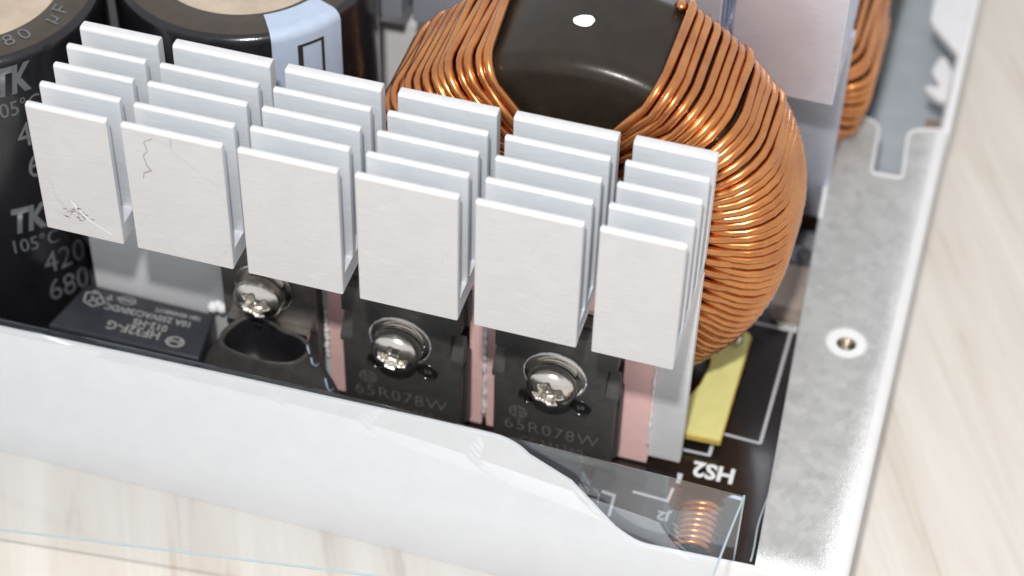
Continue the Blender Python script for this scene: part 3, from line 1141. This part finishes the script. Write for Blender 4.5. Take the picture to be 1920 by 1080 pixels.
# ------------------------------------------------------------------ pan head screws with spring and flat washers (axis y, head towards -y)
def phillips_head_bm(rad, h):
    """domed head with a recessed cross cut into it, built as a dense polar grid"""
    bm = bmesh.new()
    nr, na = 30, 96
    rings = []
    cvert = None
    for i in range(nr + 1):
        q = i / nr
        rr = rad * math.sin(q * PI / 2) if q < 1 else rad
        ring = []
        for k in range(na):
            a = 2 * PI * k / na
            x, z = rr * math.cos(a), rr * math.sin(a)
            y = -h * (0.30 + 0.70 * math.sqrt(max(0, 1 - (rr / rad) ** 2)) ** 0.9)
            # cross recess: four arms
            xr, zr = x * math.cos(0.35) + z * math.sin(0.35), -x * math.sin(0.35) + z * math.cos(0.35)
            ww = 0.075 * rad / 0.32
            ll = 0.20 * rad / 0.32
            dd = 0.0
            for u, v in ((xr, zr), (zr, xr)):
                if abs(u) < ll and abs(v) < ww:
                    du = min(1.0, (ll - abs(u)) / (0.07))
                    dv = min(1.0, (ww - abs(v)) / (0.028))
                    dd = max(dd, min(du, dv))
            core = max(0.0, 1 - rr / (0.13 * rad / 0.32))
            dd = max(dd, min(1, core * 2))
            y += dd * h * 0.62
            ring.append(bm.verts.new((x, y, z)))
        rings.append(ring)
    skirt = [bm.verts.new((rad * math.cos(2 * PI * k / na), 0, rad * math.sin(2 * PI * k / na))) for k in range(na)]
    rings.append(skirt)
    for i in range(1, len(rings) - 1):
        for k in range(na):
            bm.faces.new((rings[i][k], rings[i][(k + 1) % na], rings[i + 1][(k + 1) % na], rings[i + 1][k]))
    c = bm.verts.new(rings[1][0].co * 0)
    c.co = (0, sum(v.co.y for v in rings[1]) / na, 0)
    for k in range(na):
        bm.faces.new((c, rings[1][(k + 1) % na], rings[1][k]))
    for v in rings[0]:
        bm.verts.remove(v)
    return bm


def screw(x, y, z, label, washers=True, rad=0.325, rim=True, twist=0.0):
    t = thing('pan_head_screw', label, 'screw', (x, y, z), 'pan head cross screws')
    off = 0.0
    if washers:
        bm = bmesh.new()      # flat washer, slightly dished with a rough rim
        lathe(bm, [(0.15, -0.02), (0.40, -0.02), (0.412, -0.01), (0.405, 0.0), (0.15, 0.0)], 48, True, axis='y')
        bm_obj('flat_washer', bm, M_screw, t, True)
        bm = bmesh.new()      # clear insulating rim with crumbs round the washer
        pts, rads = [], []
        for k in range(61):
            a = 2 * PI * k / 60
            rr = 0.415 + random.uniform(-0.005, 0.005)
            pts.append((rr * math.cos(a), -0.006, rr * math.sin(a)))
            rads.append(random.choice((0.005, 0.006, 0.008, 0.013)))
        tube_mesh(bm, pts, rads, 5)
        if rim:
            bm_obj('insulating_rim', bm, M_paste2, t, True)
        else:
            bm.free()
        bm = bmesh.new()      # split spring washer: a short helix of square section
        n = 44
        rings = []
        for k in range(n + 1):
            a = 0.5 + (2 * PI - 0.12) * k / n
            h0 = -0.022 - 0.03 * k / n
            rings.append([bm.verts.new((rr * math.cos(a), h, rr * math.sin(a))) for rr, h in ((0.2, h0), (0.325, h0), (0.335, h0 - 0.03), (0.325, h0 - 0.065), (0.2, h0 - 0.065))])
        for k in range(n):
            for j in range(5):
                bm.faces.new((rings[k][j], rings[k + 1][j], rings[k + 1][(j + 1) % 5], rings[k][(j + 1) % 5]))
        bm.faces.new(rings[0])
        bm.faces.new(list(reversed(rings[-1])))
        autosmooth(bm_obj('spring_washer', bm, M_screw, t), 30)
        off = -0.12
    bm = phillips_head_bm(rad, 0.27)
    for v in bm.verts:
        v.co.y += off
    bm_obj('head', bm, M_screw, t, True)
    bm = bmesh.new()
    lathe(bm, [(0.13, off), (0.13, 0.02)], 24, axis='y')
    bm_obj('shank', bm, M_screw, t, True)
    t.rotation_euler.y = twist
    return t


M_paste2 = simple('translucent_rim', (0.62, 0.66, 0.68), 0.25, 0.2, 0.15, 20, 0.5, 30, coat=0.4)
screw(4.25, 1.048, -1.755, 'nickel cross-head screw holding the left power transistor', twist=0.55)
screw(6.34, 1.048, -1.745, 'nickel cross-head screw holding the right power transistor, above its lettering')
screw(2.32, 1.18, -1.50, 'darker cross-head screw above the mouth of the black rubber sleeve', rad=0.33, rim=False)

# third device under the darker screw
t = thing('rectifier', 'dark flat rectifier under the third screw, half hidden by the rubber sleeve', 'rectifier', (2.4, 1.4, -3.0))
child_world(box_obj('metal_tab', (1.72, 3.02, 1.20, 1.27, -2.15, -0.5), M_bronze, t, 0.015, 1))
child_world(box_obj('body', (1.76, 3.0, 1.272, 1.52, -3.2, -0.4), M_plastic, t, 0.02, 2))
child_world(box_obj('clip_bar', (1.80, 2.94, 1.06, 1.195, -2.22, -2.10), M_tab, t, 0.02, 2))
bm = bmesh.new()
for x, y, z, r0 in ((1.45, 1.40, -2.34, 0.085), (1.58, 1.40, -2.33, 0.075), (1.52, 1.42, -2.30, 0.07)):
    bmesh.ops.create_uvsphere(bm, u_segments=16, v_segments=10, radius=r0, matrix=Matrix.Translation((x, y, z)))
tag(bm_obj('paste_blob', bm, M_paste, None, True), 'small white blob of paste at the right rear corner of the relay', 'thermal paste')

# ------------------------------------------------------------------ relay
t = thing('relay', 'flat black relay with upside-down grey lettering on top, left of the rubber sleeve', 'relay', (0.5, 1, ZP))
ZR = -2.5
cor = [(-0.62, 0.55), (1.56, 0.58), (1.46, 1.42), (-0.44, 1.44)]
bm = bmesh.new()
lo = [bm.verts.new((x, y, ZP)) for x, y in cor]
hi = [bm.verts.new((x, y, ZR)) for x, y in cor]
bm.faces.new(lo)
bm.faces.new(hi)
for k in range(4):
    bm.faces.new((lo[k], lo[(k + 1) % 4], hi[(k + 1) % 4], hi[k]))
bmesh.ops.recalc_face_normals(bm, faces=bm.faces)
bevel(bm, 0.035, 3)
child_world(autosmooth(bm_obj('housing', bm, M_relay, t)))
RT, UP = (-1, -0.01, 0), (0.09, -1, 0)
zr = ZR + 0.003


def rtext(body, size, x, y, sx=1.0):
    child_world(text_flat('lettering', body, size, (x, y, zr), RT, UP, M_relay_ink, t, sx, 1.0, 0.004))


rtext('HF32F-G', 0.21, 0.52, 0.81, 1.0)
rtext('012-HS', 0.165, 0.70, 0.96, 1.0)
rtext('10A 250VAC/30VDC', 0.145, 0.60, 1.12, 1.0)
rtext('10H 42H000171', 0.10, 0.98, 1.26, 1.0)
rtext('c', 0.09, 0.08, 1.29, 1.0)
rtext('us', 0.09, -0.26, 1.31, 1.0)
bm = bmesh.new()
ring_flat(bm, (1.14, 0.77), 0.10, 0.135, zr, 32, 'z', 0.72)
strip(bm, (1.07, 0.73), (1.07, 0.83), 0.03, zr + 0.001)
strip(bm, (1.21, 0.73), (1.21, 0.83), 0.03, zr + 0.001)
strip(bm, (1.07, 0.78), (1.21, 0.78), 0.03, zr + 0.001)
child_world(bm_obj('emblem', bm, M_relay_ink, t))
bm = bmesh.new()
ring_flat(bm, (0.22, 1.29), 0.10, 0.125, zr, 32, 'z', 0.6)
strip(bm, (0.14, 1.29), (0.30, 1.29), 0.03, zr + 0.001)
child_world(bm_obj('emblem', bm, M_relay_ink, t))
bm = bmesh.new()
tri = [(-0.36, 1.28), (-0.10, 1.22), (-0.26, 1.02)]
pent = [(-0.38, 1.27), (-0.34, 1.10), (-0.18, 1.05), (-0.06, 1.16), (-0.20, 1.30)]
for k in range(5):
    strip(bm, pent[k], pent[(k + 1) % 5], 0.025, zr)
strip(bm, (-0.28, 1.22), (-0.14, 1.12), 0.03, zr + 0.001)
strip(bm, (-0.28, 1.12), (-0.16, 1.22), 0.03, zr + 0.001)
child_world(bm_obj('emblem', bm, M_relay_ink, t))
bm = bmesh.new()
# recognition mark next to the oval
strip(bm, (-0.08, 1.25), (0.02, 1.25), 0.03, zr + 0.001)
strip(bm, (-0.03, 1.32), (-0.03, 1.2), 0.03, zr + 0.001)
child_world(bm_obj('emblem', bm, M_relay_ink, t))

# ------------------------------------------------------------------ rubber sleeve with a gaping mouth
t = thing('rubber_sleeve', 'black rubber sleeve with a gaping uneven mouth, right of the relay', 'rubber sleeve', (2.5, 0.8, ZP))


def mouth(scale=1.0, dz=0.0, wid=1.0):
    """outline of the mouth: flat front lip, raised corner at the rear left"""
    base = [(-0.66, 0.02), (-0.60, -0.14), (-0.38, -0.24), (-0.08, -0.30), (0.22, -0.32), (0.48, -0.24), (0.60, -0.06), (0.58, 0.10), (0.42, 0.20), (0.14, 0.26), (-0.10, 0.36), (-0.32, 0.42), (-0.48, 0.34), (-0.60, 0.18)]
    n = len(base)
    out = []
    for k in range(n):
        for s in (0, 1, 2, 3):
            u = s / 4
            p0, p1, p2, p3 = [Vector(base[(k + j) % n]) for j in (-1, 0, 1, 2)]
            q = 0.5 * ((2 * p1) + (p2 - p0) * u + (2 * p0 - 5 * p1 + 4 * p2 - p3) * u * u + (3 * p1 - p0 - 3 * p2 + p3) * u ** 3)
            out.append((q.x * scale * wid, q.y * scale, dz + 0.0))
    return out


cx, cy, cz = 2.50, 0.72, -2.06


def lip_z(x, y):
    return 0.16 * max(0, y) * 1.5 + 0.03 * math.sin(3 * x)


bm = bmesh.new()
layers = []
# outer skin from the board up, over the lip and down inside
spec = [(ZP - cz, 1.62, 1.32), (-1.2, 1.60, 1.30), (-0.9, 1.52, 1.25), (-0.62, 1.44, 1.24), (-0.38, 1.29, 1.18), (-0.2, 1.12, 1.1), (-0.06, 1.02, 1.03), (0.0, 1.0, 1.0), (0.022, 0.965, 0.965), (0.018, 0.92, 0.91), (-0.02, 0.885, 0.87), (-0.2, 0.86, 0.86), (-0.4, 0.78, 0.76), (-0.58, 0.6, 0.6), (-0.62, 0.2, 0.2)]
for dz, sxx, syy in spec:
    ring = []
    for k, (x, y, _) in enumerate(mouth(1.0)):
        th = math.atan2(y, x)
        lz = lip_z(x, y) * (1 if dz > -0.5 else max(0, 1 + (dz + 0.5)))
        # round the lower body towards an ellipse
        m_ = min(1, max(0, -dz - 0.1) / 0.7)
        ex, ey = 0.66 * math.cos(th), 0.36 * math.sin(th)
        xx = (x * (1 - m_) + ex * m_) * sxx
        yy = (y * (1 - m_) + ey * m_) * syy
        wob = 0.012 * math.sin(5 * th + dz * 6) * (0.3 + m_)
        ring.append(bm.verts.new((cx + xx + wob, cy + yy + wob, cz + dz + lz)))
    layers.append(ring)
n = len(layers[0])
for a, b in zip(layers[:-1], layers[1:]):
    for k in range(n):
        bm.faces.new((a[k], a[(k + 1) % n], b[(k + 1) % n], b[k]))
bm.faces.new(layers[-1])
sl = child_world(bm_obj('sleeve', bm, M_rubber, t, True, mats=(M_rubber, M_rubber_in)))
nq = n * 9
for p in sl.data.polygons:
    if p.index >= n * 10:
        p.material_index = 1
# pale blue print running down the right flank, lying on the skin
STROKES = (((3.10, -1.78), (3.12, -1.92)), ((3.14, -1.99), (3.15, -2.09), (3.20, -2.13), (3.25, -2.07), (3.26, -1.98)),
           ((3.38, -2.18), (3.32, -2.33), (3.34, -2.47), (3.37, -2.56), (3.43, -2.50)))
M_sleeve_ink = simple('sleeve_ink', (0.35, 0.45, 0.6), 0.5, 0, 0.2, 14)


from mathutils.bvhtree import BVHTree
sl = [o for o in t.children if o.name.startswith('sleeve')][0]
bvh = BVHTree.FromPolygons([v.co for v in sl.data.vertices], [tuple(p.vertices) for p in sl.data.polygons])


def on_sleeve(x, z):
    tgt = Vector((x, 0.6, z))
    dr = Vector((-0.29, 0.68, -0.70)).normalized()
    return bvh.ray_cast(tgt - dr * 3, dr)[0]


for stroke in STROKES:
    ps = [p for p in [on_sleeve(x + 0.03, z) for x, z in stroke] if p]
    if len(ps) < 2:
        continue
    bm = bmesh.new()
    tube_mesh(bm, ps, 0.014, 6)
    child_world(bm_obj('printed_mark', bm, M_sleeve_ink, t, True))


def bezier_strokes(name, strokes, m, parent, w=0.02):
    bm = bmesh.new()
    for s in strokes:
        tube_mesh(bm, s, w, 5)
    return bm_obj(name, bm, m, parent, True)


# ------------------------------------------------------------------ clear plastic film folded over the front wall
t = thing('plastic_film', 'clear plastic insulating sheet folded over the white front wall and flaring out above the table', 'plastic sheet', (4, -0.3, ZP))
NX = 60
XL, XR = -9.0, 9.06


def film_pt(x, s):
    """s 0..1 inner leg, 1..2 crest, 2..3 outer flap"""
    zc = -1.452 - 0.022 * abs(x - 4)
    rad = 0.10
    if s <= 1:
        return (x + 0.02 * s, -0.16 - 0.10 * s, (ZP + 0.01) + (zc - rad - ZP - 0.01) * s)
    if s <= 2:
        a = (s - 1) * PI / 2 * 0.9
        return (x + 0.02, -0.26 - rad + rad * math.cos(a), zc - rad + rad * math.sin(a))
    k = s - 2
    ze = -3.42 + 0.205 * x
    y = -0.375 - k * 1.81
    z = zc - 0.003 + (ze - zc) * k ** 2.0 + (0.04 + 0.07 * max(0, min(1, (x - 5) / 3))) * math.sin(PI * k)
    z = max(z, ZT + 0.02)
    return (x + 0.02 - 0.12 * k * max(0, (x - 7) / 2), y, z)


ss = [k / 5 for k in range(6)] + [1 + k / 9 for k in range(1, 10)] + [2 + k / 20 for k in range(1, 21)]
bm = bmesh.new()
grid = [[bm.verts.new(film_pt(XL + (XR - XL) * i / NX, s)) for s in ss] for i in range(NX + 1)]
for i in range(NX):
    for j in range(len(ss) - 1):
        bm.faces.new((grid[i][j], grid[i + 1][j], grid[i + 1][j + 1], grid[i][j + 1]))
child_world(bm_obj('sheet', bm, M_film, t, True))
bm = bmesh.new()
tube_mesh(bm, [film_pt(XL + (XR - XL) * i / NX, 3) for i in range(NX + 1)], 0.014, 6)
tube_mesh(bm, [film_pt(XR, s) for s in ss], 0.014, 6)
child_world(bm_obj('cut_edge', bm, M_film_edge, t, True))

# second sheet standing along the right side of the board
t = thing('plastic_film', 'narrow clear plastic strip standing along the right edge of the circuit board', 'plastic sheet', (9.2, 2, ZP))
bm = bmesh.new()
n = 30
A = [bm.verts.new((9.30 + 0.015 * math.sin(k * 0.7), -0.1 + 3.6 * k / n, ZP + 0.0)) for k in range(n + 1)]
B = [bm.verts.new((9.26 + 0.015 * math.sin(k * 0.7 + 1), -0.1 + 3.6 * k / n, ZP + 0.55)) for k in range(n + 1)]
for k in range(n):
    bm.faces.new((A[k], A[k + 1], B[k + 1], B[k]))
bt = [v.co.copy() for v in B]
child_world(bm_obj('sheet', bm, M_film, t, True))
bm = bmesh.new()
tube_mesh(bm, bt, 0.014, 6)
child_world(bm_obj('cut_edge', bm, M_film_edge, t, True))

# ------------------------------------------------------------------ small things on the board
t = thing('small_coil', 'small copper coil added for the copper streaks at the board corner, under the clear film', 'coil', (8.5, 0.5, ZP))
bm = bmesh.new()  # coil added to give the copper streaks under the film
pts = []
for k in range(8 * 24 + 1):
    a = 2 * PI * k / 24
    pts.append((8.50 + 0.29 * math.cos(a), -0.10 + 0.094 * k / 24 + 0.05 * math.cos(a), ZP + 0.34 + 0.29 * math.sin(a)))
tube_mesh(bm, pts, 0.044, 8)
child_world(bm_obj('copper_wire', bm, M_copper, t, True))
bm = bmesh.new()
lathe(bm, [(0.0, -0.12), (0.22, -0.12), (0.245, -0.09), (0.245, 0.66), (0.22, 0.69), (0.0, 0.69)], 32, center=(8.50, 0, ZP + 0.34), axis='y')
child_world(bm_obj('core', bm, M_core, t, True))
t = thing('crystal_can', 'small silver component with two pins, seen through the film below the right transistor', 'component', (6.95, 0.8, ZP))
child_world(box_obj('can', (6.86, 7.12, 0.42, 0.54, ZP + 0.1, ZP + 0.45), M_tab, t, 0.03, 2))
child_world(box_obj('pin', (6.90, 6.94, 0.46, 0.50, ZP, ZP + 0.11), M_tab, t, 0))
child_world(box_obj('pin', (7.04, 7.08, 0.46, 0.50, ZP, ZP + 0.11), M_tab, t, 0))

# beyond the choke: small parts between the coil and the flange
t = thing('terminal_block', 'small grey metal terminal between the coil and the flange', 'component', (8.85, 5.9, ZP))
child_world(box_obj('block', (8.55, 9.08, 5.75, 6.1, ZP, ZP + 0.22), M_dull, t, 0.03, 2))
bm = bmesh.new()
lathe(bm, [(0.01, ZP + 0.3), (0.1, ZP + 0.28), (0.12, ZP + 0.22)], 20, center=(8.85, 5.92, 0))
child_world(bm_obj('knob', bm, M_dull, t, True))
t = thing('film_capacitor', 'beige box component beside the coil, half hidden by the flange', 'component', (8.8, 5.0, ZP))
child_world(box_obj('case', (8.62, 9.12, 4.72, 5.62, ZP, ZP + 0.3), M_beige, t, 0.04, 2))
child_world(box_obj('solder_tab', (8.72, 9.1, 4.62, 4.70, ZP, ZP + 0.08), M_tab, t, 0.01, 1))
tag(box_obj('blue_connector', (8.95, 9.25, 11.8, 12.4, -2.2, -1.2), M_blue, None, 0.05, 2), 'small blue part at the top edge beside the dark coil', 'connector')
# far components beyond the rear heat sink, only glimpsed between the capacitor and the coil
tag(box_obj('transformer_block', (-4, 8.4, 12.2, 15, ZP, 1.0), M_plastic, None, 0.1, 3), 'dark transformer block far behind the rear heat sink', 'transformer')
tag(box_obj('ceramic_block', (2.2, 3.5, 6.25, 6.75, -2.6, -0.86), M_paste, None, 0.08, 3), 'white ceramic block glimpsed between the labelled capacitor and the coil', 'component')
t = thing('choke_stand', 'black plastic stand under the dark far coil', 'stand', (8, 9, ZP))
child_world(box_obj('foot', (6.6, 9.15, 7.5, 10.4, ZP, ZP + 0.25), M_plastic, t, 0.03, 2))
